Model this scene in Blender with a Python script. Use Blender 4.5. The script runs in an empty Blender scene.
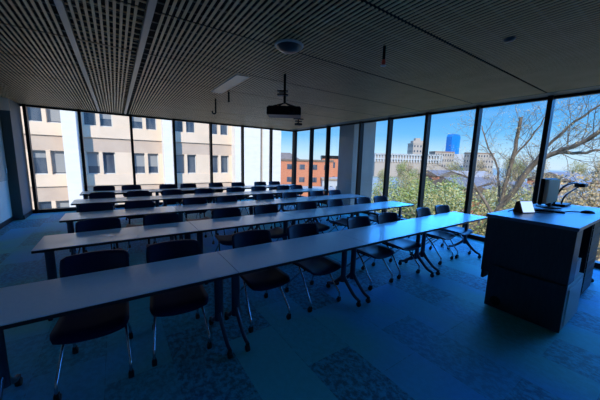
import bpy, math, random
from mathutils import Vector, Matrix
R = random.Random(7)
COL = bpy.context.scene.collection
H = 2.884

# ------------------------------------------------------------------ materials
def mat(name, color=(.5,.5,.5), rough=.5, metal=0., spec=.5, noise=None, bump=0., coat=0.):
    """procedural principled material; noise=(scale, color2, stretch)"""
    m = bpy.data.materials.new(name); m.use_nodes = True
    nt = m.node_tree; b = nt.nodes['Principled BSDF']
    b.inputs['Base Color'].default_value = (*color, 1)
    b.inputs['Roughness'].default_value = rough
    b.inputs['Metallic'].default_value = metal
    b.inputs['Specular IOR Level'].default_value = spec
    b.inputs['Coat Weight'].default_value = coat
    if noise:
        sc, c2, st = noise
        tc = nt.nodes.new('ShaderNodeTexCoord'); mp = nt.nodes.new('ShaderNodeMapping')
        mp.inputs['Scale'].default_value = st
        nz = nt.nodes.new('ShaderNodeTexNoise'); nz.inputs['Scale'].default_value = sc
        nz.inputs['Detail'].default_value = 6
        cr = nt.nodes.new('ShaderNodeValToRGB')
        cr.color_ramp.elements[0].position = .38; cr.color_ramp.elements[1].position = .62
        cr.color_ramp.elements[0].color = (*color, 1); cr.color_ramp.elements[1].color = (*c2, 1)
        nt.links.new(tc.outputs['Object'], mp.inputs['Vector'])
        nt.links.new(mp.outputs['Vector'], nz.inputs['Vector'])
        nt.links.new(nz.outputs['Fac'], cr.inputs['Fac'])
        nt.links.new(cr.outputs['Color'], b.inputs['Base Color'])
        if bump:
            bp = nt.nodes.new('ShaderNodeBump'); bp.inputs['Strength'].default_value = bump
            bp.inputs['Distance'].default_value = .01
            nt.links.new(nz.outputs['Fac'], bp.inputs['Height'])
            nt.links.new(bp.outputs['Normal'], b.inputs['Normal'])
    return m

def glass_mat(name, tint=(.93,.97,1.)):
    m = bpy.data.materials.new(name); m.use_nodes = True
    nt = m.node_tree; nt.nodes.clear()
    out = nt.nodes.new('ShaderNodeOutputMaterial'); mx = nt.nodes.new('ShaderNodeMixShader')
    tr = nt.nodes.new('ShaderNodeBsdfTransparent'); tr.inputs['Color'].default_value = (*tint, 1)
    gl = nt.nodes.new('ShaderNodeBsdfGlossy'); gl.inputs['Roughness'].default_value = .02
    fr = nt.nodes.new('ShaderNodeFresnel'); fr.inputs['IOR'].default_value = 1.3
    nt.links.new(fr.outputs[0], mx.inputs[0]); nt.links.new(tr.outputs[0], mx.inputs[1])
    nt.links.new(gl.outputs[0], mx.inputs[2]); nt.links.new(mx.outputs[0], out.inputs[0])
    return m

def carpet_mat():
    m = bpy.data.materials.new('carpet_planks'); m.use_nodes = True
    nt = m.node_tree; N = nt.nodes; Lk = nt.links; b = N['Principled BSDF']
    b.inputs['Roughness'].default_value = .62; b.inputs['Specular IOR Level'].default_value = .35
    tc = N.new('ShaderNodeTexCoord')
    mp = N.new('ShaderNodeMapping'); mp.inputs['Rotation'].default_value = (0, 0, math.pi/2)
    br = N.new('ShaderNodeTexBrick'); br.inputs['Scale'].default_value = 1
    br.inputs['Brick Width'].default_value = 1.0; br.inputs['Row Height'].default_value = .45
    br.inputs['Mortar Size'].default_value = .002; br.offset = .37
    br.inputs['Color1'].default_value = (.13,.13,.13,1); br.inputs['Color2'].default_value = (.9,.9,.9,1)
    br.inputs['Mortar'].default_value = (.2,.2,.2,1)
    Lk.new(tc.outputs['Object'], mp.inputs['Vector']); Lk.new(mp.outputs[0], br.inputs['Vector'])
    mp2 = N.new('ShaderNodeMapping'); mp2.inputs['Scale'].default_value = (11, 8, 1)
    n1 = N.new('ShaderNodeTexNoise'); n1.inputs['Scale'].default_value = 2.2; n1.inputs['Detail'].default_value = 9
    n1.inputs['Roughness'].default_value = .72
    Lk.new(tc.outputs['Object'], mp2.inputs['Vector']); Lk.new(mp2.outputs[0], n1.inputs['Vector'])
    n2 = N.new('ShaderNodeTexNoise'); n2.inputs['Scale'].default_value = .55; n2.inputs['Detail'].default_value = 2
    Lk.new(tc.outputs['Object'], n2.inputs['Vector'])
    r1 = N.new('ShaderNodeValToRGB'); e = r1.color_ramp.elements
    e[0].position = .44; e[0].color = (.008,.045,.075,1); e[1].position = .57; e[1].color = (.04,.40,.56,1)
    Lk.new(n1.outputs['Fac'], r1.inputs['Fac'])
    r2 = N.new('ShaderNodeValToRGB'); e = r2.color_ramp.elements
    e[0].position = .45; e[0].color = (.07,.54,.56,1); e[1].position = .6; e[1].color = (.04,.42,.80,1)
    Lk.new(n2.outputs['Fac'], r2.inputs['Fac'])
    ma = N.new('ShaderNodeMath'); ma.operation = 'MULTIPLY'; ma.inputs[1].default_value = .9
    rp = N.new('ShaderNodeValToRGB'); rp.color_ramp.elements[0].position=.35; rp.color_ramp.elements[1].position=.72
    rp.color_ramp.elements[0].color=(.28,.28,.28,1); rp.color_ramp.elements[1].color=(1,1,1,1)
    Lk.new(br.outputs['Color'], rp.inputs['Fac']); Lk.new(rp.outputs['Color'], ma.inputs[0])
    mx = N.new('ShaderNodeMixRGB')
    Lk.new(ma.outputs[0], mx.inputs['Fac']); Lk.new(r1.outputs['Color'], mx.inputs['Color1']); Lk.new(r2.outputs['Color'], mx.inputs['Color2'])
    Lk.new(mx.outputs['Color'], b.inputs['Base Color'])
    n3 = N.new('ShaderNodeTexNoise'); n3.inputs['Scale'].default_value = 90
    bp = N.new('ShaderNodeBump'); bp.inputs['Strength'].default_value = .35; bp.inputs['Distance'].default_value = .004
    Lk.new(tc.outputs['Object'], n3.inputs['Vector']); Lk.new(n3.outputs['Fac'], bp.inputs['Height']); Lk.new(bp.outputs[0], b.inputs['Normal'])
    return m

def leaf_mat(name, c1, c2):
    m = mat(name, c1, .6, noise=(1.3, c2, (1,1,1)))
    return m

M = dict(
 carpet=carpet_mat(),
 slat=mat('ceiling_slat', (.62,.39,.18), .45, noise=(3,(.68,.44,.21),(1,1,1))),
 bead=mat('ceiling_carrier', (.42,.38,.30), .4),
 void=mat('ceiling_void', (.008,.008,.009), .9),
 soffit=mat('soffit', (.10,.09,.075), .45),
 blackmetal=mat('black_metal', (.004,.004,.005), .45, spec=.25),
 wallwhite=mat('wall_paint', (.90,.76,.62), .6, noise=(2,(.92,.78,.64),(1,1,1))),
 wallboard=mat('wall_panel', (.55,.46,.36), .5),
 darkwall=mat('dark_wall', (.07,.10,.105), .6),
 laminate=mat('table_laminate', (.70,.90,.98),  .30, spec=.8, coat=.2, noise=(40,(.74,.93,1.),(1,1,1))),
 edge=mat('table_edge', (.012,.014,.018), .45),
 leg=mat('table_leg_metal', (.05,.075,.11), .30, metal=.6),
 chrome=mat('chair_tube', (.42,.46,.50), .22, metal=1.),
 chair=mat('chair_plastic', (.005,.014,.06), .40, spec=.30),
 rubber=mat('caster_rubber', (.008,.008,.009), .5),
 lect=mat('lectern_laminate', (.016,.026,.036), .45, spec=.4, noise=(9,(.024,.036,.048),(1,6,1))),
 lecttop=mat('lectern_top', (.05,.11,.21), .34, spec=.6),
 lectside=mat('lectern_side', (.55,.55,.52), .5),
 rack=mat('rack_metal', (.006,.007,.010), .55, spec=.2),
 plasticblk=mat('black_plastic', (.005,.005,.006), .5, spec=.25),
 monback=mat('monitor_back', (.95,.76,.50), .7),
 screen=mat('panel_screen', (.30,.42,.60), .15),
 red=mat('red_bulb', (.75,.06,.03), .3),
 dome=mat('dome_plastic', (.045,.045,.045), .35),
 domerim=mat('dome_rim', (.55,.55,.53), .35),
 light=mat('light_lens', (.34,.30,.24), .4),
 glass=glass_mat('window_glass'),
 paper=mat('white_card', (.75,.75,.72), .6),
 cream=mat('cream_precast', (.64,.48,.345), .85, noise=(.6,(.69,.52,.38),(1,1,1))),
 cream2=mat('cream_spandrel', (.47,.345,.26), .85, noise=(.8,(.51,.38,.285),(1,1,1))),
 white=mat('white_precast', (.70,.63,.56), .8, noise=(1,(.66,.60,.54),(1,1,3))),
 bwin=mat('dark_window_glass', (.030,.045,.075), .12, spec=.8, noise=(.5,(.09,.10,.12),(4,1,1))),
 blind=mat('window_blind', (.24,.24,.24), .6),
 wframe=mat('window_frame_pale', (.50,.49,.47), .6),
 brick=mat('orange_brick', (.42,.14,.07), .85, noise=(2,(.50,.19,.10),(1,1,4))),
 roofg=mat('grey_roof', (.13,.095,.07), .8, noise=(1,(.17,.12,.09),(1,1,1))),
 roofl=mat('pale_roof', (.28,.21,.15), .8),
 roofb=mat('brown_roof', (.25,.15,.10), .8),
 tower=mat('blue_tower_glass', (.004,.15,.48), .25, noise=(.12,(.01,.21,.60),(1,1,.3))),
 stone=mat('tan_stone', (.33,.28,.24), .8),
 pale=mat('pale_concrete', (.38,.39,.40), .8),
 colout=mat('column_concrete', (.30,.27,.24), .8, noise=(2,(.33,.30,.27),(1,1,1))),
 bark=mat('bark', (.11,.08,.055), .9, noise=(5,(.19,.145,.105),(1,1,.3))),
 barkpale=mat('pale_bark', (.32,.29,.26), .9),
 leafg=leaf_mat('leaf_green', (.19,.24,.05), (.34,.33,.10)),
 leafy=leaf_mat('leaf_yellow', (.40,.32,.12), (.28,.27,.10)),
 leafo=leaf_mat('leaf_ochre', (.46,.31,.13), (.34,.26,.14)),
 bud=leaf_mat('leaf_bud', (.5,.37,.15), (.38,.29,.14)),
 grass=mat('grass_ground', (.16,.17,.10), .95, noise=(.06,(.27,.25,.20),(1,1,1))),
 asphalt=mat('asphalt', (.20,.20,.21), .95),
)

sb=M['screen'].node_tree.nodes['Principled BSDF']
sb.inputs['Emission Color'].default_value=(.35,.5,.8,1); sb.inputs['Emission Strength'].default_value=.8
# ------------------------------------------------------------------ mesh helper
class MB:
    def __init__(s): s.v=[]; s.f=[]; s.sm=[]
    def add(s, vs, fs, smooth=False):
        n=len(s.v); s.v+= [tuple(v) for v in vs]
        s.f += [tuple(n+i for i in f) for f in fs]; s.sm += [smooth]*len(fs)
        return s
    def box(s, x0,x1,y0,y1,z0,z1, rot=None, org=None):
        vs=[Vector((x,y,z)) for z in (z0,z1) for y in (y0,y1) for x in (x0,x1)]
        if rot is not None:
            o=Vector(org or (0,0,0)); vs=[rot@(v-o)+o for v in vs]
        return s.add(vs,[(0,2,3,1),(4,5,7,6),(0,1,5,4),(2,6,7,3),(0,4,6,2),(1,3,7,5)])
    def prism(s, prof, y0, y1, axis='y'):
        """prof in (a,z), extruded along axis"""
        n=len(prof); P=(lambda a,z,t:(a,t,z)) if axis=='y' else ((lambda a,z,t:(t,a,z)) if axis=='x' else (lambda a,z,t:(a,z,t)))
        vs=[P(a,z,y0) for a,z in prof]+[P(a,z,y1) for a,z in prof]
        fs=[(i,(i+1)%n,n+(i+1)%n,n+i) for i in range(n)]+[tuple(range(n-1,-1,-1)),tuple(range(n,2*n))]
        return s.add(vs,fs)
    def tube(s, pts, r, n=8, flat=(1,1), smooth=True):
        pts=[Vector(p) for p in pts]; m=len(pts)
        rs = r if isinstance(r,(list,tuple)) else [r]*m
        vs=[]; up=None
        for i,p in enumerate(pts):
            t=(pts[min(i+1,m-1)]-pts[max(i-1,0)]).normalized()
            if up is None:
                up=Vector((0,0,1)) if abs(t.z)<.9 else Vector((1,0,0))
            a=t.cross(up)
            if a.length<1e-4: a=t.cross(Vector((0,1,0)))
            a.normalize(); b=a.cross(t).normalized(); up=b
            for k in range(n):
                w=2*math.pi*k/n
                vs.append(p+a*(math.cos(w)*rs[i]*flat[0])+b*(math.sin(w)*rs[i]*flat[1]))
        fs=[(i*n+k,i*n+(k+1)%n,(i+1)*n+(k+1)%n,(i+1)*n+k) for i in range(m-1) for k in range(n)]
        s.add(vs,fs,smooth)
        s.add(vs[:n],[tuple(range(n-1,-1,-1))]); s.add(vs[-n:],[tuple(range(n))])
        return s
    def lathe(s, prof, c=(0,0,0), n=20, axis='z'):
        vs=[];c=Vector(c)
        for r,z in prof:
            for k in range(n):
                w=2*math.pi*k/n; a,b=r*math.cos(w),r*math.sin(w)
                vs.append(c+(Vector((a,b,z)) if axis=='z' else Vector((z,a,b)) if axis=='x' else Vector((a,z,b))))
        m=len(prof)
        fs=[(i*n+k,i*n+(k+1)%n,(i+1)*n+(k+1)%n,(i+1)*n+k) for i in range(m-1) for k in range(n)]
        return s.add(vs,fs,True)
    def build(s, name, m, parent=None, bevel=0., loc=None):
        me=bpy.data.meshes.new(name); me.from_pydata(s.v,[],s.f); me.update()
        me.polygons.foreach_set('use_smooth', s.sm)
        me.materials.append(m)
        o=bpy.data.objects.new(name, me); COL.objects.link(o)
        if parent: o.parent=parent
        if loc: o.location=loc
        if bevel:
            b=o.modifiers.new('bevel','BEVEL'); b.width=bevel; b.segments=2; b.limit_method='ANGLE'
        return o

def curve(pts, k=6):
    """Catmull-Rom smoothing"""
    P=[Vector(p) for p in pts]; out=[]
    for i in range(len(P)-1):
        p0=P[max(i-1,0)];p1=P[i];p2=P[i+1];p3=P[min(i+2,len(P)-1)]
        for j in range(k):
            t=j/k
            out.append(.5*((2*p1)+(p2-p0)*t+(2*p0-5*p1+4*p2-p3)*t*t+(3*p1-p0-3*p2+p3)*t**3))
    out.append(P[-1]); return out

def tag(o, label, cat, group=None, kind=None):
    o['label']=label; o['category']=cat
    if group: o['group']=group
    if kind: o['kind']=kind
    return o
def struct(o): o['kind']='structure'; return o
def thing(name, label, cat, loc=(0,0,0), rz=0, group=None):
    o=bpy.data.objects.new(name,None); COL.objects.link(o); o.empty_display_size=.1
    o.location=loc; o.rotation_euler=(0,0,rz); return tag(o,label,cat,group)
def copy_tree(o, parent=None):
    c=o.copy(); COL.objects.link(c)
    if parent: c.parent=parent
    for ch in list(o.children): copy_tree(ch,c)
    return c

# ------------------------------------------------------------------ the room
XL, YN = -8.75, -12.2
struct(MB().box(XL-.3,.12,YN-.2,.12,-.35,0).build('floor', M['carpet']))
ceil=struct(MB().box(XL-.3,.12,YN-.2,.12,H+.42,H+.75).build('ceiling', M['void']))
seams=[0-.10,-1.29,-2.45,-3.93,-5.03,-6.18,-7.35,-8.53,-9.7,-10.9,YN]
def slat_strip(y0,y1):
    b=MB(); x=-.42
    while x>XL+.03:
        if not (-6.95<x<-6.84 or -6.31<x<-6.20):
            b.box(x-.0115,x+.0115,y0,y1,H,H+.007)
        x-=.0512
    return b
for a,c in zip(seams[1:],seams[:-1]):
    s=slat_strip(a+.016,c-.016).build('slat_panel',M['slat'],ceil); s['kind']='structure'
b=MB()
for x in (-6.895,-6.255): b.box(x-.028,x+.028,YN,-.1,H-.006,H+.05)
s=b.build('carrier_rail',M['bead'],ceil); s['kind']='structure'
b=MB(); y=-.25
while y>YN:
    b.box(XL,-.4,y-.010,y+.010,H+.03,H+.038); y-=.2
s=b.build('cross_runner',M['soffit'],ceil); s['kind']='structure'
b=MB(); y=-.25
while y>YN:
    b.box(-6.86,-6.29,y-.009,y+.009,H+.020,H+.029); y-=.146
s=b.build('cross_runner',M['slat'],ceil); s['kind']='structure'
s=MB().box(-.40,.0,YN,0,H-.004,H+.05).build('soffit_panel',M['soffit'],ceil); s['kind']='structure'
s=MB().box(XL,-.40,-.10,0,H-.004,H+.05).build('soffit_panel',M['soffit'],ceil); s['kind']='structure'

struct(MB().box(XL-.3,XL,YN,.12,0,H+.42).build('wall_left',M['wallwhite']))
struct(MB().box(XL-.3,.12,YN-.2,YN,0,H+.42).build('wall_rear',M['darkwall']))
struct(MB().box(XL,-8.56,-.95,.0,0,H).build('wall_corner',M['darkwall'],bevel=.004))
struct(MB().box(XL,-8.552,-.962,-.95,2.60,H).build('trim_41',M['wallwhite']))
struct(MB().box(XL,XL+.018,-4.2,-.97,.98,2.56).build('trim_40',M['wallboard'],bevel=.003))
struct(MB().box(XL,XL+.022,-9.5,-.96,0,.10).build('baseboard_left',M['blackmetal']))
struct(MB().box(-8.56,-8.545,-.95,0,0,.10).build('baseboard_corner',M['blackmetal']))
t=MB().box(XL+.018,XL+.035,-1.12,-1.04,1.15,1.27).build('thermostat',M['paper'],bevel=.004)
tag(t,'small white thermostat on the left wall beside the windows','thermostat')

# mullions and panes
bx=[-8.47,-7.36,-6.12,-4.90,-3.67,-2.45,-1.20]
ry=[-1.33,-2.35,-3.97,-5.07,-6.20,-7.35,-8.52,-9.72,-10.92,-12.1]
k=1
for x in bx:
    struct(MB().box(x-.034,x+.034,-.13,.03,0,H).build('trim_%d'%k,M['blackmetal'],bevel=.003)); k+=1
struct(MB().box(-.10,.04,-.14,.04,0,H).build('trim_%d'%k,M['blackmetal'],bevel=.003)); k+=1
for y in ry:
    struct(MB().box(-.13,.03,y-.036,y+.036,0,H).build('trim_%d'%k,M['blackmetal'],bevel=.003)); k+=1
for args in ((-8.56,-.10,-.12,.03,0,.09),(-8.56,-.10,-.05,.03,H-.05,H),(-.12,.03,-12.1,-.14,0,.09),(-.05,.03,-12.1,-.14,H-.05,H)):
    struct(MB().box(*args).build('trim_%d'%k,M['blackmetal'])); k+=1
n=1
e=bx+[-.07]
for a,c in zip(e[:-1],e[1:]):
    struct(MB().add([(a,0.0,.05),(c,0.0,.05),(c,0.0,H),(a,0.0,H)],[(0,1,2,3)]).build('window_%d'%n,M['glass'])); n+=1
e=[-.07]+ry
for a,c in zip(e[:-1],e[1:]):
    struct(MB().add([(0,a,.05),(0,c,.05),(0,c,H),(0,a,H)],[(0,1,2,3)]).build('window_%d'%n,M['glass'])); n+=1
struct(MB().box(XL-.3,.16,.001,.16,H,H+.75).box(.001,.16,YN-.2,.0,H,H+.75).build('trim_51',M['soffit']))
# concrete column just outside the right glass
struct(MB().box(.33,1.45,-3.27,-2.52,-9,H+.7).build('wall_column',M['colout'],bevel=.01))
struct(MB().box(XL-.3,2.2,YN-.2,2.0,H+.75,H+1.1).build('trim_50',M['soffit']))

# ------------------------------------------------------------------ tables
TL,TD,TZ=1.512,.57,.74
def make_table():
    t=thing('training_table','x','table')
    MB().box(.003,TL-.003,0,TD,TZ-.006,TZ).build('tabletop',M['laminate'],t)
    MB().box(.0015,TL-.0015,-.001,TD+.001,TZ-.030,TZ-.006).build('edge_band',M['edge'],t,bevel=.002)
    MB().box(.12,TL-.12,TD*.5-.02,TD*.5+.02,TZ-.075,TZ-.030).build('crossbar',M['edge'],t)
    for x in (.078,TL-.078):
        yc=TD*.5
        MB().tube([(x,yc,.20),(x,yc,TZ-.030)],.040,10,(.62,1.0)).box(x-.02,x+.02,.07,TD-.07,TZ-.052,TZ-.028).build('leg',M['leg'],t)
        for s in (-1,1):
            pts=curve([(x,yc+s*.01,.27),(x,yc+s*.07,.20),(x,yc+s*.19,.10),(x,yc+s*.265,.075)],5)
            ft=MB().tube(pts,[.026-.008*i/(len(pts)-1) for i in range(len(pts))],8,(.8,1)).build('foot',M['leg'],t)
            y=yc+s*.270
            MB().lathe([(.0,-.017),(.026,-.016),(.028,-.008),(.028,.008),(.026,.016),(0,.017)],(x,y,.028),14,'x').box(x-.012,x+.012,y-.014,y+.014,.05,.078).build('caster',M['rubber'],ft)
    return t
rows=[(-8.225,-1.285),(-6.79,-1.245),(-5.39,-1.225),(-3.84,-1.265),(-2.40,-1.26)]
rname=['front row','second row from the front','third row from the front','fourth row from the front','back row along the windows']
ord4=['leftmost','second from the left','third from the left','rightmost']
tproto=make_table(); first=True
for r,(y,xr) in enumerate(rows):
    for i in range(4):
        o=tproto if first else copy_tree(tproto); first=False
        o.location=(xr-(4-i)*TL,y,0)
        tag(o,'grey topped flip table, %s, in the %s'%(ord4[i],rname[r]),'table','grey training tables, %s'%rname[r])

# ------------------------------------------------------------------ chairs
def make_chair():
    t=thing('caster_chair','x','chair')
    # seat: padded dished shell
    nx,ny=12,12; vs=[];fs=[]
    def seatpt(u,v,low):
        y=-.29+v*.44; w=.225-.018*v-.03*max(0,(.18-v)/.18)**2-.02*max(0,(v-.85)/.15)**2
        x=(u*2-1)*w
        z=.455-.012*math.cos((u-.5)*math.pi)-.022*max(0,(.22-v)/.22)**2+.02*abs(u*2-1)**3
        e=max(abs(u*2-1),abs(v*2-1))
        return (x,y,z-(.040*(1-.55*e**6) if low else 0.006*e**8))
    for low in (0,1):
        for j in range(ny+1):
            for i in range(nx+1): vs.append(seatpt(i/nx,j/ny,low))
    w=nx+1;K=w*(ny+1)
    for j in range(ny):
        for i in range(nx):
            a=j*w+i; fs.append((a,a+1,a+w+1,a+w)); fs.append((K+a,K+a+w,K+a+w+1,K+a+1))
    for i in range(nx):
        fs.append((i,K+i,K+i+1,i+1)); a=ny*w+i; fs.append((a,a+1,K+a+1,K+a))
    for j in range(ny):
        a=j*w; fs.append((a,a+w,K+a+w,K+a)); a=j*w+nx; fs.append((a,K+a,K+a+w,a+w))
    MB().add(vs,fs,True).build('seat',M['chair'],t)
    # backrest: curved shell with rounded corners
    vs=[];fs=[];nx,nz=14,10
    def bpt(u,v,off):
        s=u*2-1
        z0=.545; z1=.850-.006*s*s-.016*max(0,(abs(s)-.88)/.12)**2
        z0b=z0+.035*max(0,(abs(s)-.8)/.2)**2
        z=z0b+(z1-z0b)*v
        x=s*(.205+.022*math.sin(v*math.pi*.75))
        y=.185+.085*v-.055*s*s+off
        return (x,y,z)
    for off in (0,.016):
        for j in range(nz+1):
            for i in range(nx+1): vs.append(bpt(i/nx,j/nz,off))
    w=nx+1;K=w*(nz+1)
    for j in range(nz):
        for i in range(nx):
            a=j*w+i; fs.append((a,a+1,a+w+1,a+w)); fs.append((K+a,K+a+w,K+a+w+1,K+a+1))
    for i in range(nx):
        fs.append((i,K+i,K+i+1,i+1)); a=nz*w+i; fs.append((a,a+1,K+a+1,K+a))
    for j in range(nz):
        a=j*w; fs.append((a,a+w,K+a+w,K+a)); a=j*w+nx; fs.append((a,K+a,K+a+w,a+w))
    MB().add(vs,fs,True).build('backrest',M['chair'],t)
    for s in (-1,1):
        b=MB(); b.tube(curve([(s*.14,.02,.415),(s*.165,.12,.415),(s*.17,.19,.46),(s*.165,.207,.56),(s*.155,.238,.70)],4),.013,8)
        b.build('back_support',M['plasticblk'],t)
    MB().box(-.16,.16,-.16,.08,.402,.422).build('seat_bracket',M['plasticblk'],t,bevel=.006)
    for s in (-1,1):
        for q in (-1,1):
            if q<0: pts=[(s*.165,.04,.405),(s*.185,-.07,.33),(s*.205,-.215,.17),(s*.21,-.262,.12),(s*.21,-.270,.062)]
            else: pts=[(s*.165,-.08,.405),(s*.178,.02,.33),(s*.192,.19,.17),(s*.195,.232,.12),(s*.195,.240,.062)]
            lg=MB().tube(curve(pts,4),.0105,8).build('leg',M['chrome'],t)
            x,y=s*(.21 if q<0 else .195),(-.270 if q<0 else .240)
            MB().lathe([(.0,-.019),(.023,-.018),(.026,-.008),(.026,.008),(.023,.018),(0,.019)],(x,y+.012,.026),14,'x').box(x-.014,x+.014,y-.013,y+.018,.040,.068).build('caster',M['rubber'],lg)
    return t
cx=[[-6.78,-6.20,-5.40,-4.72,-3.75,-3.12,-2.10,-1.50],
    [-6.79,-6.11,-5.20,-4.50,-3.66,-2.92,-2.10,-1.52],
    [-6.91,-6.29,-5.34,-4.70,-3.82,-3.15,-2.32,-1.69],
    [-6.87,-6.22,-5.50,-4.77,-3.95,-3.23,-2.42,-1.92],
    [-6.87,-6.26,-5.38,-4.83,-4.00,-3.29,-2.48,-1.93]]
ord8=['leftmost','second from the left','third from the left','fourth from the left','fourth from the right','third from the right','second from the right','rightmost']
cproto=make_chair(); first=True
for r,(y,xr) in enumerate(rows):
    for i,x in enumerate(cx[r]):
        o=cproto if first else copy_tree(cproto); first=False
        o.location=(x,y+.488+R.uniform(-.012,.012),0)
        o.rotation_euler=(0,0,math.radians(R.uniform(-5,5)))
        tag(o,'navy shell caster chair, %s, in the %s'%(ord8[i],rname[r]),'chair','navy caster chairs, %s'%rname[r])

# ------------------------------------------------------------------ lectern
LX0,LX1,LY0,LY1,LZ=-3.02,-.95,-9.62,-8.87,1.08
t=thing('lectern','wide dark instructor lectern with blue-grey top on the right','lectern',(LX0,LY0,0))
W,D=LX1-LX0,LY1-LY0
MB().box(-.025,W,-.012,D+.012,LZ-.035,LZ).build('countertop',M['lecttop'],t,bevel=.004)
MB().box(-.012,.012,0,D,.40,LZ-.035).build('end_panel',M['lect'],t,bevel=.002)
MB().box(.012,W-.01,D-.025,D,.30,LZ-.035).build('rear_panel',M['lect'],t)
MB().box(.012,.22,.0,.02,.50,LZ-.035).build('apron_panel',M['lect'],t)
MB().box(-.052,-.034,-.005,.655,.015,.50).build('lower_end_panel',M['lect'],t,bevel=.002)
MB().box(-.034,.66,.0,.65,.015,.48).box(.02,.60,.03,.56,.48,.66).build('base_cabinet',M['lectside'],t,bevel=.003)
MB().box(.05,.58,-.012,.0,.06,.44).build('cabinet_door',M['lectside'],t,bevel=.002)
MB().lathe([(0,-.004),(.052,-.004),(.055,0),(.052,.003),(0,.003)],(-.054,.55,.10),20,'x').build('cable_grommet',M['plasticblk'],t)
MB().box(1.02,1.60,.05,D-.04,.07,LZ-.036).build('equipment_rack',M['rack'],t,bevel=.004)
b=MB()
for i in range(9): b.box(1.06,1.56,.042,.052,.12+i*.1,.12+i*.1+.094)
b.build('rack_panels',M['plasticblk'],t,bevel=.003)
MB().box(1.64,W-.01,.12,D-.04,.07,LZ-.036).build('side_cabinet',M['rack'],t,bevel=.004)
for x in (.10,.50,1.06,1.56,1.68,W-.06):
    for y in (.10,D-.10):
        MB().lathe([(0,-.015),(.03,-.015),(.033,0),(.03,.015),(0,.015)],(x,y,.034),12,'x').build('caster',M['rubber'],t) if x>1 else MB().lathe([(0,0),(.02,0),(.02,.03),(0,.03)],(x,y,0),12).build('foot',M['rubber'],t)

# touch panel
t=thing('touch_panel','small wedge shaped touch panel with pale screen on lectern corner','control panel',(-2.50,-9.06,LZ),math.radians(-22))
MB().prism([(-.05,0),(.07,0),(.045,.13),(.01,.145)],-.10,.10,'x').build('housing',M['plasticblk'],t,bevel=.004)
rot=Matrix.Rotation(math.radians(0),4,'X')
MB().add([(-.088,-.0485,.012),(.088,-.0485,.012),(.088,.0045,.137),(-.088,.0045,.137)],[(0,1,2,3)]).build('screen',M['screen'],t)
# monitor, seen edge on
t=thing('monitor','computer monitor with beige back on black stand, on the lectern','monitor',(-1.66,-9.05,LZ),math.radians(180))
MB().box(-.27,.27,-.030,.008,.055,.40).build('display_bezel',M['plasticblk'],t,bevel=.006)
MB().add([(-.25,-.0305,.075),(.25,-.0305,.075),(.25,-.0305,.385),(-.25,-.0305,.385)],[(0,1,2,3)]).build('screen',M['rack'],t)
MB().box(-.255,.255,.008,.055,.065,.39).build('rear_cover',M['monback'],t,bevel=.015)
MB().box(-.035,.035,.02,.05,.012,.12).build('stand_post',M['plasticblk'],t,bevel=.005)
MB().lathe([(0,0),(.13,0),(.13,.008),(.11,.014),(0,.016)],(0,.03,0),24).build('stand_base',M['plasticblk'],t)
# keyboard
t=thing('keyboard','black keyboard lying in front of the monitor on the lectern','keyboard',(-2.13,-9.12,LZ),math.radians(-65))
MB().box(-.21,.21,-.07,.07,0,.016).build('body',M['plasticblk'],t,bevel=.004)
b=MB()
for j in range(5):
    for i in range(14): b.box(-.2+i*.0287,-.2+i*.0287+.024,-.062+j*.025,-.062+j*.025+.020,.016,.021)
b.build('keys',M['rack'],t)
# mouse
b=MB(); vs=[];fs=[]
for j in range(7):
    for i in range(16):
        w=2*math.pi*i/16; q=j/6; rr=math.cos(q*math.pi/2)
        vs.append((.036*math.cos(w)*(rr if j<6 else .02),.060*math.sin(w)*(rr if j<6 else .02),.034*math.sin(q*math.pi/2)))
fs=[(j*16+i,j*16+(i+1)%16,(j+1)*16+(i+1)%16,(j+1)*16+i) for j in range(6) for i in range(16)]+[tuple(range(15,-1,-1)),tuple(range(96,112))]
o=b.add(vs,fs,True).build('computer_mouse',M['plasticblk'],loc=(-1.74,-9.47,LZ)); o.rotation_euler=(0,0,.9); o.scale=(1.3,1.3,1)
tag(o,'black computer mouse near the right front edge of lectern top','mouse')
# document camera : base, arched arm, head
t=thing('document_camera','black document camera with arching arm on the lectern top','document camera',(-1.24,-9.08,LZ))
MB().box(-.15,.17,-.11,.11,0,.032).build('base',M['plasticblk'],t,bevel=.01)
MB().tube(curve([(-.11,.02,.03),(-.06,.01,.17),(.10,-.02,.28),(.34,-.06,.32),(.58,-.10,.30)],6),.014,8).build('arm',M['plasticblk'],t)
MB().tube(curve([(-.02,-.04,.03),(.04,-.05,.13),(.24,-.07,.20),(.54,-.10,.27)],6),.011,8).build('support_arm',M['plasticblk'],t)
MB().box(.52,.72,-.16,-.04,.255,.315).build('camera_head',M['plasticblk'],t,bevel=.012)
# gooseneck microphone
t=thing('gooseneck_microphone','thin gooseneck microphone standing beside the monitor on lectern','microphone',(-1.62,-8.98,LZ))
MB().lathe([(0,0),(.05,0),(.05,.012),(.015,.022),(0,.022)],(0,0,0),18).build('base',M['plasticblk'],t)
MB().tube(curve([(0,0,.02),(.005,0,.15),(.08,-.02,.235),(.20,-.05,.245)],6),.005,6).build('neck',M['plasticblk'],t)
MB().tube([(.20,-.05,.245),(.25,-.062,.24)],.011,8).build('capsule',M['plasticblk'],t)
# cables lying on the top
for lab,pts in (('thin black cable running along the lectern top from touch panel',[(-2.42,-9.08,LZ+.005),(-2.3,-9.22,LZ+.005),(-2.1,-9.27,LZ+.005),(-1.85,-9.33,LZ+.005),(-1.78,-9.42,LZ+.006)]),
                ('black cable coiled behind the keyboard near the lectern back edge',[(-2.62,-8.93,LZ+.005),(-2.4,-8.92,LZ+.005),(-2.25,-8.96,LZ+.005),(-2.05,-8.91,LZ+.005),(-1.94,-8.97,LZ+.006)])):
    tag(MB().tube(curve(pts,6),.005,6).build('cable',M['plasticblk']),lab,'cable','cables on the lectern')

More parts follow.
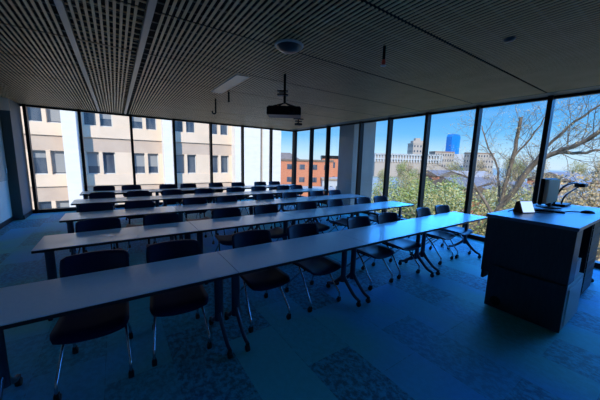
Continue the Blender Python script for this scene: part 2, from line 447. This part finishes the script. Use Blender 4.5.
# ------------------------------------------------------------------ on the ceiling
t=thing('projector','black video projector hanging from the slatted ceiling','projector',(-4.43,-6.55,0),math.radians(-34))
b=MB(); b.box(-.25,.25,-.17,.17,2.285,2.395); b.box(-.235,.235,-.155,.155,2.395,2.412)
b.build('housing',M['plasticblk'],t,bevel=.012)
MB().lathe([(0,-.04),(.042,-.04),(.046,0),(.046,.02)],(.11,-.16,2.34),18,'y').build('lens',M['rack'],t)
b=MB()
for s in (-1,1):
    b.tube([(s*.17,-.11,2.41),(s*.02,0,2.475)],.010,6); b.tube([(s*.17,.11,2.41),(s*.02,0,2.475)],.010,6)
b.build('bracket_arm',M['blackmetal'],t)
MB().tube([(0,0,2.47),(0,0,H+.04)],.019,12).build('pole',M['blackmetal'],t)
MB().box(-.11,.05,-.05,.05,2.585,2.602).box(-.11,.05,-.05,.05,2.64,2.652).build('mount_plate',M['blackmetal'],t,bevel=.002)
MB().box(-.085,-.01,-.035,.035,2.603,2.638).build('power_box',M['lectside'],t,bevel=.003)

t=thing('ceiling_dome','dark round ceiling speaker dome with pale rim on the slats','ceiling speaker',(-4.93,-7.47,H))
MB().lathe([(0,-.075),(.05,-.073),(.09,-.062),(.125,-.04),(.14,-.018)],(0,0,0),28).build('grille',M['dome'],t)
MB().lathe([(.14,-.018),(.152,-.022),(.160,-.012),(.160,0),(.0,0)],(0,0,0),28).build('rim',M['domerim'],t)

t=thing('sprinkler_drop','hanging sprinkler on dark drop pipe with a red bulb','sprinkler',(-4.10,-8.09,0))
MB().tube([(0,0,2.745),(0,0,H+.1)],.016,8).build('pipe',M['blackmetal'],t)
MB().lathe([(0,2.690),(.020,2.694),(.023,2.72),(.014,2.75)],(0,0,0),12).build('bulb',M['red'],t)
MB().lathe([(0,2.680),(.030,2.680),(.030,2.686),(0,2.690)],(0,0,0),12).build('deflector',M['domerim'],t)
for lab,(x,y,z) in (('short dark pipe drop hanging from ceiling left of the projector',(-4.72,-4.95,2.72)),('longer dark pipe drop with hook end near the windows',(-4.73,-4.15,2.60))):
    t=thing('ceiling_drop',lab,'pipe',(x,y,0))
    MB().tube([(0,0,z),(0,0,H+.1)],.017,8).build('pipe',M['blackmetal'],t)
    if z<2.7: MB().tube(curve([(0,0,z+.01),(-.02,-.01,z-.025),(-.07,-.02,z-.02),(-.08,-.02,z+.03)],5),.014,8).build('hook',M['blackmetal'],t)
    else: MB().lathe([(0,z-.02),(.022,z-.018),(.022,z+.0),(.01,z+.01)],(0,0,0),10).build('cap',M['blackmetal'],t)
t=thing('ceiling_light','slim recessed rectangular light set into the ceiling slats','light',(-4.90,-5.42,H))
MB().box(-.085,.085,-.66,.66,-.006,.03).build('lens',M['light'],t)
b=MB(); b.box(-.1,-.085,-.675,.675,-.008,.03); b.box(.085,.1,-.675,.675,-.008,.03); b.box(-.085,.085,-.675,-.66,-.008,.03); b.box(-.085,.085,.66,.675,-.008,.03)
b.build('frame',M['bead'],t)
t=thing('ceiling_camera','small dark bracket mounted camera on ceiling behind the projector','camera',(-1.95,-3.2,H))
MB().tube([(0,0,-.16),(0,0,.02)],.02,8).build('stem',M['blackmetal'],t)
MB().box(-.14,.14,-.07,.07,-.05,-.02).box(-.10,.10,-.05,.05,-.12,-.085).build('bracket',M['blackmetal'],t,bevel=.004)
MB().box(-.09,.09,-.08,.08,-.22,-.155).build('body',M['plasticblk'],t,bevel=.01)
for x,y in ((-3.28,-8.95),):
    t=thing('smoke_detector','small round detector on the ceiling slats above and left of lectern','detector',(x,y,H))
    MB().lathe([(0,-.03),(.035,-.028),(.05,-.012),(.052,0)],(0,0,0),18).build('body',M['dome'],t)

# ------------------------------------------------------------------ outside: ground
G=-9.0
struct(MB().add([(-300,-400,G),(900,-400,G),(900,700,G),(-300,700,G)],[(0,1,2,3)]).build('ground',M['grass']))
struct(MB().box(-60,120,6.5,13.5,G,G+.03).build('ground_street',M['asphalt']))

# beige precast building across the street
Y=17.0
bd=thing('precast_building','beige precast office block with paired windows and white piers','building',(0,Y,G))
z0=-G
x0,x1=-21.3,3.35
MB().box(x0,8.6,.55,14,0,z0+14).build('wall_core',M['cream'],bd)
levels=[-9.35,-5.6,-1.78-3.75+3.6,.05,3.83,7.6,11.4]
sills=[.05+3.8*i for i in range(-2,4)]
b=MB(); c=MB()
for s in sills:
    zz=z0+s
    b.box(x0,x1,0,.6,zz-.90,zz)             # sill band
    c.box(x0,x1,.10,.6,zz-2.02,zz-.94)      # lower spandrel
    b.box(x0,x1,.12,.6,zz-.97,zz-.90)
b.build('sill_band',M['cream'],bd); c.build('spandrel',M['cream2'],bd)
starts=[-21.2+0,-18.05,-14.85,-11.60,-8.45,-5.25,-2.0,1.2]
piers=MB()
for i,xs in enumerate(starts):
    pass
for i,s in enumerate(sills):
    zz=z0+s
    wb=MB(); prev=x0
    for xs in starts:
        a=xs-.05; e2=xs+1.85
        if a>prev: wb.box(prev,a,.06,.6,zz,zz+1.80)
        wb.box(xs+.78,xs+1.02,.06,.6,zz,zz+1.80)
        prev=e2
    if prev<x1: wb.box(prev,x1,.06,.6,zz,zz+1.80)
    wb.build('wall_pier',M['cream'],bd)
for i,s in enumerate(sills[1:5]):
    zz=z0+s
    for xs in starts[2:]:
        for dx in (0,1.02):
            w=MB().box(xs+dx-.03,xs+dx+.81,.34,.36,zz+.02,zz+1.78).build('window',M['bwin'],bd)
            f=MB(); X=xs+dx
            f.box(X-.05,X+.02,.26,.40,zz,zz+1.8); f.box(X+.76,X+.83,.26,.40,zz,zz+1.8); f.box(X,X+.78,.26,.40,zz,zz+.07); f.box(X,X+.78,.26,.40,zz+1.74,zz+1.8)
            f.build('window_frame',M['wframe'],w)
            if R.random()<.55: MB().box(X+.02,X+.76,.325,.338,zz+1.74-R.choice((.5,1.1,1.6)),zz+1.74).build('blind',M['blind'],w)
for cxp in (-15.75,-9.25,-2.66):
    MB().box(cxp-.42,cxp+.42,-.95,.3,0,z0+14).build('white_pier',M['white'],bd)
MB().box(3.35,6.12,-.95,.5,0,z0+14).box(6.42,8.6,-.95,.5,0,z0+14).build('white_end_panel',M['white'],bd)
MB().box(6.12,6.42,-.6,.5,0,z0+14).build('end_groove',M['roofg'],bd)

# orange brick building down the street
def house(name,label,cat,x,y,rz,w,d,h,wallm,roofm,zb=G,roof='gable',rh=1.6,wins=(4,2),group=None):
    t=thing(name,label,cat,(x,y,zb),rz,group)
    MB().box(-w/2,w/2,-d/2,d/2,0,h).build('walls',wallm,t)
    if roof=='gable': MB().prism([(-d/2-.4,h),(d/2+.4,h),(0,h+rh)],-w/2-.4,w/2+.4,'x').build('roof',roofm,t)
    elif roof=='hip':
        a,b2=w/2+.4,d/2+.4
        MB().add([(-a,-b2,h),(a,-b2,h),(a,b2,h),(-a,b2,h),(-a+b2,0,h+rh),(a-b2,0,h+rh)],[(0,1,5,4),(1,2,5),(2,3,4,5),(3,0,4),(3,2,1,0)]).build('roof',roofm,t)
    else: MB().box(-w/2-.2,w/2+.2,-d/2-.2,d/2+.2,h,h+rh).build('roof',roofm,t)
    nx,nz=wins
    for face in range(2):
        L=w if face==0 else d
        f=MB()
        for j in range(nz):
            for i in range(nx if face==0 else max(1,int(nx*d/w))):
                nn=nx if face==0 else max(1,int(nx*d/w))
                cx_=-L/2+L*(i+.5)/nn; z1=h*(j+.35)/nz; z2=h*(j+.75)/nz; ww=L/nn*.22
                if face==0: f.box(cx_-ww,cx_+ww,-d/2-.05,-d/2+.05,z1,z2)
                else: f.box(-w/2-.05,-w/2+.05,cx_-ww,cx_+ww,z1,z2)
        wo=f.build('window_row',M['bwin'],t)
    return t
house('brick_building','orange brick building with grey roof seen past the glass corner','building',36,55,-.55,20,10,10.2,M['brick'],M['roofg'],roof='flat',rh=.5,wins=(6,3))
house('brick_annex','grey roofed block rising behind the orange brick building','building',38,66,-.5,14,9,9.5,M['pale'],M['roofg'],roof='hip',rh=3.2,wins=(4,2))
house('brick_warehouse','distant brick block with dark flat roof right of the corner post','building',68,76,-.6,9,8,11.3,M['brick'],M['blackmetal'],roof='flat',rh=1.2,wins=(3,2))
house('brick_warehouse','low distant brick block between the corner mullions','building',57,70,-.6,7,8,8.6,M['brick'],M['roofg'],roof='flat',rh=.6,wins=(3,2))
house('canopy_building','pale low building with long flat roof below the brick block','building',43,42,-.6,12,6,5.6,M['pale'],M['roofl'],roof='flat',rh=.5,wins=(8,1))
house('pale_shed','white flat roofed shed down the street by the corner','building',27,37,-.6,12,6,4.2,M['brick'],M['roofl'],roof='flat',rh=.5,wins=(3,1))
# skyline
t=thing('glass_tower','tall blue glass office tower on the distant skyline','skyscraper',(307,149,G),-.45)
MB().prism([(-4.9,0),(4.9,0),(5.1,39.5),(3.3,42.2),(-3.9,42.8),(-5.1,40.2)],-4.5,4.5,'y').build('shaft',M['tower'],t)
MB().box(-9,9,-8,8,0,21).build('podium',M['pale'],t)
st=house('stepped_tower','stepped tan stone tower left of the blue one on skyline','building',236.5,146,-.55,15,12,28,M['stone'],M['stone'],roof='flat',rh=1,wins=(5,6))
MB().box(-5,5,0,6,29,31.5).build('upper_storeys',M['stone'],st); MB().box(-2.5,2.5,1,5,31.5,34).build('penthouse',M['stone'],st)
house('distant_block','wide brown office block between the two towers','building',262,136,-.5,20,10,21,M['stone'],M['roofb'],roof='flat',rh=1,wins=(8,4))
house('distant_block','brick apartment block just right of the blue tower','building',300,118,-.4,26,10,21,M['stone'],M['roofb'],roof='flat',rh=1,wins=(8,4))
pk=thing('parking_structure','long pale parking structure with vertical bays under the skyline','building',(171,113,G),-.59)
MB().box(-24,24,-5,5,0,10).build('walls',M['stone'],pk)
b=MB()
for i in range(25): b.box(-24+i*2-.45,-24+i*2+.45,-5.5,-4.9,10.5,16.6)
b.box(-24.5,24.5,-5.5,5,15.6,16.6); b.box(-24.5,24.5,-5.4,5,12.4,13.2)
b.build('bay_frame',M['pale'],pk)
MB().box(-23,23,-4.2,4,10,15.9).build('deck_interior',M['stone'],pk)
# houses
hs=[('white walled house with long grey roof',62,20,-.2,16,9,5.6,M['roofl'],M['roofg']),
    ('brick house with grey gable roof',46,9.5,.2,12,8,5.2,M['brick'],M['roofg']),
    ('pale house with a grey hipped roof',58,11,-.1,11,8,5.4,M['pale'],M['roofg']),
    ('brick house with brown gable roof',44,-1.5,.3,10,8,4.9,M['brick'],M['roofb']),
    ('tan house with pale gable roof',54,-3,.1,11,8,5.8,M['stone'],M['roofl']),
    ('white house with brown roof',70,1,.2,12,9,6.4,M['roofl'],M['roofb']),
    ('brick house with a pale roof',84,30,-.2,14,9,6.5,M['brick'],M['roofl']),
    ('long low brick house',100,45,-.2,20,9,6,M['brick'],M['roofg']),
    ('grey roofed brick house',90,10,-.1,14,9,7.2,M['brick'],M['roofg']),
    ('orange brick house',78,-8,.1,14,9,7.6,M['brick'],M['roofb'])]
wh=['beyond the green trees','behind the big bare tree','behind the tree branches to the right','at far right below the branches','at far right past the lectern','in the middle distance right','in the middle distance below the blue tower','far off below the parking structure','in the distance behind the bare tree','far off at the right edge']
for (lb,x,y,rz,w,d,h,wm,rm),w2 in zip(hs,wh):
    house('house',lb+' '+w2,'house',x,y,rz,w,d,h,wm,rm,wins=(4,2),rh=2.0,group=None)

# ------------------------------------------------------------------ trees
def leaves(b, c, rad, n, size, rr, shell=.5):
    for _ in range(n):
        while True:
            p=Vector((rr.uniform(-1,1),rr.uniform(-1,1),rr.uniform(-1,1)))
            if shell<p.length<1: break
        p=Vector((p.x*rad[0],p.y*rad[1],p.z*rad[2]))+Vector(c)
        a=Vector((rr.gauss(0,1),rr.gauss(0,1),rr.gauss(0,1))).normalized()
        t=a.orthogonal().normalized(); u=a.cross(t); s=size*rr.uniform(.5,1.2)
        b.add([p-t*s,p+u*s*.6,p+t*s,p-u*s*.6],[(0,1,2,3)])
def grow(b, p, d, L, r, depth, rr, tips, up=.10):
    pts=[p]; n=4; q=p.copy(); dd=d.normalized()
    for i in range(n):
        dd=(dd+Vector((rr.gauss(0,.13),rr.gauss(0,.13),rr.gauss(0,.10)+up*.35))).normalized()
        q=q+dd*(L/n); pts.append(q)
    b.tube(pts,[r*(1-.45*i/n) for i in range(n+1)],5 if r>.02 else 3)
    tips.append((q,r))
    if depth==0: return
    for i in range(rr.choice((3,4))):
        j=rr.randint(1,n); side=Vector((rr.gauss(0,1),rr.gauss(0,1),rr.gauss(0,.7)))
        nd=(dd*.75+side.normalized()*.75).normalized()
        grow(b,pts[j],nd,L*rr.uniform(.5,.75),r*.52,depth-1,rr,tips,up)
def bushy(name, seed, lm, bm, h=9.5, rad=3.2, nl=5200, size=.125):
    rr=random.Random(seed)
    t=thing(name,'x','tree')
    b=MB(); tips=[]
    b.tube([(0,0,0),(.1,.05,h*.25),(0,.1,h*.45)],[.22,.17,.12],8)
    for i in range(6):
        a=i*1.05+rr.random(); grow(b,Vector((0,.05,h*(.25+.04*i))),Vector((math.cos(a),math.sin(a),1.1)),h*.30,.09,2,rr,tips)
    b.build('branches',bm,t)
    f=MB()
    per=nl//14
    for i in range(14):
        a=rr.uniform(0,6.28); q=rr.uniform(.1,.72)*rad; z=h*rr.uniform(.38,.86)
        k=1-.4*abs(z/h-.55)/.3
        leaves(f,(q*math.cos(a)*k,q*math.sin(a)*k,z),(rad*.45,rad*.45,h*.16),per,size,rr,.2)
    fo=f.build('foliage',lm,t); fo['kind']='stuff'
    return t
protos=[bushy('leafy_tree',1,M['leafg'],M['bark']),bushy('leafy_tree',2,M['leafy'],M['bark'],nl=4200),
        bushy('leafy_tree',3,M['leafo'],M['bark'],nl=3400,size=.11),bushy('bare_shrub_tree',4,M['leafy'],M['barkpale'],nl=900,size=.08)]
spots=[# proto, x, y, scale, rz, where
 (3,15.5,7.6,1.02,0,'beside the outside column'),(0,16.5,4.6,.98,1,'centred behind the third mullion row gap'),(1,15.5,1.6,.97,2,'in front of the parking structure'),
 (0,24,7.5,.92,3,'deeper behind the pale bare tree'),(0,22,12.5,.93,.5,'far left next to the outside column'),(1,20.5,-.3,.94,4,'left of the big bare tree'),
 (0,19,2.6,.95,5,'below the blue tower'),(1,31,15,.93,1,'in the park below the parking structure'),(0,35,10,.95,2,'in the park under the skyline'),
 (1,33,4,.90,3,'just left of the bare tree limbs'),(2,25,-5.5,1.08,4,'behind the big bare tree trunk'),(2,28,-9.5,1.15,5,'at right behind the monitor'),
 (1,24,-2.0,.98,.3,'low behind the bare tree'),(2,37,-4,1.16,1.3,'further back behind the monitor'),(2,40,-15,1.2,2.3,'at the far right edge of the glass'),
 (1,30,-16,1.1,3.3,'beyond the document camera'),(1,45,22,.9,4.3,'in the distance near the corner column'),(2,52,30,.9,5.3,'in the distance left of the tower'),
 (0,60,34,.95,.7,'far off under the parking structure'),(2,66,18,.95,1.7,'far off below the blue tower'),(2,62,6,1.0,2.7,'far behind the bare tree'),(1,72,-6,1.08,3.7,'far off behind the branches'),
 (2,90,20,1.1,4.7,'on the horizon below the blue tower'),(0,95,38,1.0,5.7,'on the horizon under the skyline'),(2,100,0,1.25,.2,'on the horizon behind the bare tree'),(2,105,-18,1.3,1.2,'on the horizon at the far right'),
 (1,36,-9.5,1.12,.4,'between the roofs right of the bare tree'),(0,28,0.5,.85,.9,'low between the bare tree and mullion'),(2,48,2,1.0,1.9,'mid distance behind the bare tree')]
far=[(2,84,52,1.15),(0,96,62,1.2),(2,110,70,1.25),(1,118,52,1.3),(0,122,30,1.35),(2,128,10,1.45),(2,75,42,1.0),(1,66,48,.95),(2,130,-10,1.5),(1,58,-10,1.1),(2,50,-22,1.2),(2,44,6.5,1.0)]
fw_=['left of the parking structure base','in front of the parking structure, left part','at the parking structure corner','in front of the parking structure, right part','between tower and stepped tower, far off','right of the blue tower, far off','beyond the outside column','close to the street corner','on the right horizon between branches','mid right between branches','right beyond the document camera','directly behind the bare tree crotch']
for i in range(16):
    yy=-75+i*8.6; far.append(((2,2,1)[i%3],150+R.uniform(-18,25),yy+R.uniform(-3,3),1.55+R.uniform(-.1,.15)))
    fw_.append('in the far tree line, number %d counted from the right edge'%(i+1))
spots+=[(a,x,y,s_,i*1.3,w_) for i,((a,x,y,s_),w_) in enumerate(zip(far,fw_))]
kind=['green leafy tree','yellow-green leafy tree','ochre budding tree','pale barked tree with sparse buds']
used=set()
for pi,x,y,sc,rz,w in spots:
    o=protos[pi] if pi not in used else copy_tree(protos[pi]); used.add(pi)
    o.location=(x,y,G); o.rotation_euler=(0,0,rz); o.scale=(sc,sc,sc)
    if w.startswith('in the far tree line'):
        tag(o,kind[pi]+' in the far tree line on the horizon','tree',kind[pi]+'s of the far tree line')
    else: tag(o,'%s %s'%(kind[pi],w),'tree','trees of the neighbourhood outside')

# large bare tree outside the right windows
rr=random.Random(21)
t=thing('bare_tree','large bare spreading tree with thick limbs outside the right windows','tree',(0,0,0))
limbs={'A':[(9.0,-4.82,-.78),(9.0,-4.89,-.42),(8.85,-5.44,.49),(8.7,-6.03,1.72),(8.55,-6.76,2.23),(8.4,-7.45,2.56),(8.25,-8.05,3.07),(8.1,-8.9,3.6)],
'A2':[(8.55,-6.66,2.2),(9.15,-7.33,2.2),(9.3,-8.06,2.4),(9.4,-9.0,2.6)],'B':[(9.0,-4.92,-.31),(8.85,-5.07,.98),(8.7,-5.26,2.38),(8.55,-5.37,3.78)],
'C':[(9.0,-4.85,-.2),(9.15,-4.54,1.38),(9.3,-3.97,2.43),(9.45,-3.45,3.63)],'D':[(9.0,-4.80,-1.1),(8.85,-3.78,.42),(8.7,-3.29,.96),(8.55,-2.62,1.19)],
'E':[(8.72,-5.95,1.66),(9.15,-6.63,3.01),(9.3,-7.43,3.9),(9.4,-8.2,4.5)],'F':[(8.8,-5.11,1.75),(8.85,-5.71,2.86),(8.7,-6.24,3.82)]}
rad={'A':.15,'A2':.075,'B':.10,'C':.065,'D':.085,'E':.07,'F':.05}
MB().tube([(9.1,-4.7,G),(9.05,-4.7,-5),(9.0,-4.78,-2),(9.0,-4.83,-.7)],[.38,.28,.23,.17],12).build('trunk',M['bark'],t)
tw=MB(); tips=[]
for kx,pts in limbs.items():
    P=curve(pts,4); n=len(P)
    for i,p in enumerate(P):
        if 0<i<n-1: P[i]=p+Vector((rr.gauss(0,.02),rr.gauss(0,.02),rr.gauss(0,.02)))
    MB().tube(P,[rad[kx]*(1-(.62 if kx!='B' else .3)*i/(n-1)) for i in range(n)],8).build('limb',M['bark'],t)
    for i in range(2,n,1):
        d=(P[i]-P[i-1]).normalized()
        for q in range(1 if i%2 else 2):
            if i==n-1 and kx=='B': continue
            side=Vector((rr.gauss(0,.7),rr.gauss(0,1),rr.gauss(.2,.8))).normalized()
            grow(tw,P[i],(d*.7+side*.8),rr.uniform(.7,1.35)*(1.1 if i>n//2 else .8),rad[kx]*.10+.004,3 if q==0 and i%3==0 else 2,rr,tips,.12)
tw.build('twigs',M['bark'],t)
b=MB()
for q,r in tips:
    leaves(b,q,(.09,.09,.09),2,.026,rr,0)
fo=b.build('buds',M['bud'],t); fo['kind']='stuff'

# ------------------------------------------------------------------ world, sun, added blue fill
w=bpy.data.worlds.new('sky'); bpy.context.scene.world=w; w.use_nodes=True
nt=w.node_tree; N=nt.nodes; Lk=nt.links; N.clear()
out=N.new('ShaderNodeOutputWorld'); bg=N.new('ShaderNodeBackground'); bg.inputs['Strength'].default_value=.49
tc=N.new('ShaderNodeTexCoord'); sp=N.new('ShaderNodeSeparateXYZ'); Lk.new(tc.outputs['Generated'],sp.inputs[0])
cr=N.new('ShaderNodeValToRGB'); e=cr.color_ramp.elements
e[0].position=0; e[0].color=(.62,.78,.92,1)
e[1].position=1; e[1].color=(.20,.8,2.0,1)
for p,c in ((.03,(.50,.76,.95,1)),(.09,(.17,.52,.92,1)),(.18,(.06,.36,.86,1)),(.33,(.04,.30,.90,1)),(.46,(.13,.6,1.5,1)),(.6,(.20,.8,2.0,1))):
    q=e.new(p); q.color=c
Lk.new(sp.outputs['Z'],cr.inputs['Fac'])
mp=N.new('ShaderNodeMapping'); mp.inputs['Scale'].default_value=(2,2,9); Lk.new(tc.outputs['Generated'],mp.inputs[0])
nz=N.new('ShaderNodeTexNoise'); nz.inputs['Scale'].default_value=1.6; nz.inputs['Detail'].default_value=7; Lk.new(mp.outputs[0],nz.inputs['Vector'])
c2=N.new('ShaderNodeValToRGB'); c2.color_ramp.elements[0].position=.5; c2.color_ramp.elements[1].position=.78
c2.color_ramp.elements[1].color=(.2,.2,.2,1); Lk.new(nz.outputs['Fac'],c2.inputs['Fac'])
mx=N.new('ShaderNodeMixRGB'); mx.inputs['Color2'].default_value=(.85,.92,1.,1)
Lk.new(c2.outputs['Color'],mx.inputs['Fac']); Lk.new(cr.outputs['Color'],mx.inputs['Color1'])
Lk.new(mx.outputs['Color'],bg.inputs['Color']); Lk.new(bg.outputs[0],out.inputs[0])

sd=bpy.data.lights.new('sun','SUN'); sd.energy=2.6; sd.angle=.01; sd.color=(1,.95,.86)
so=bpy.data.objects.new('sun',sd); COL.objects.link(so)
so.rotation_euler=Vector((.50,.62,-.60)).to_track_quat('-Z','Y').to_euler()
gd=bpy.data.lights.new('added_blue_fill','SUN'); gd.energy=3.1; gd.angle=math.radians(62); gd.color=(.04,.30,1)  # added soft blue fill lamp from the right, brightens carpet and furniture beyond skylight
go=bpy.data.objects.new('added_blue_fill',gd); COL.objects.link(go)
go.rotation_euler=Vector((-.86,-.16,-.48)).to_track_quat('-Z','Y').to_euler()
def portal(name,loc,rot,sx,sy):
    l=bpy.data.lights.new(name,'AREA'); l.shape='RECTANGLE'; l.size=sx; l.size_y=sy; l.cycles.is_portal=True
    o=bpy.data.objects.new(name,l); COL.objects.link(o); o.location=loc; o.rotation_euler=rot
portal('portal_back',(-4.3,.06,H/2),(math.radians(-90),0,0),8.6,H)
portal('portal_right',(.06,-6.1,H/2),(0,math.radians(90),0),H,12.2)

# ------------------------------------------------------------------ camera
cd=bpy.data.cameras.new('camera'); cam=bpy.data.objects.new('camera',cd); COL.objects.link(cam)
cd.sensor_width=36; cd.lens=36*269.5227/600; cd.clip_start=.05; cd.clip_end=3000
r2=Vector((.82797057,-.56017956,.02576039)); u2=Vector((.06221347,.13741409,.98855797)); fw=Vector((.55730981,.81689426,-.14862553))
m=Matrix(((r2.x,u2.x,-fw.x,-6.58456),(r2.y,u2.y,-fw.y,-10.18634),(r2.z,u2.z,-fw.z,1.64778),(0,0,0,1)))
cam.matrix_world=m
sc=bpy.context.scene; sc.camera=cam
sc.view_settings.view_transform='Standard'; sc.view_settings.look='None'; sc.view_settings.exposure=1.22; sc.view_settings.gamma=1.0
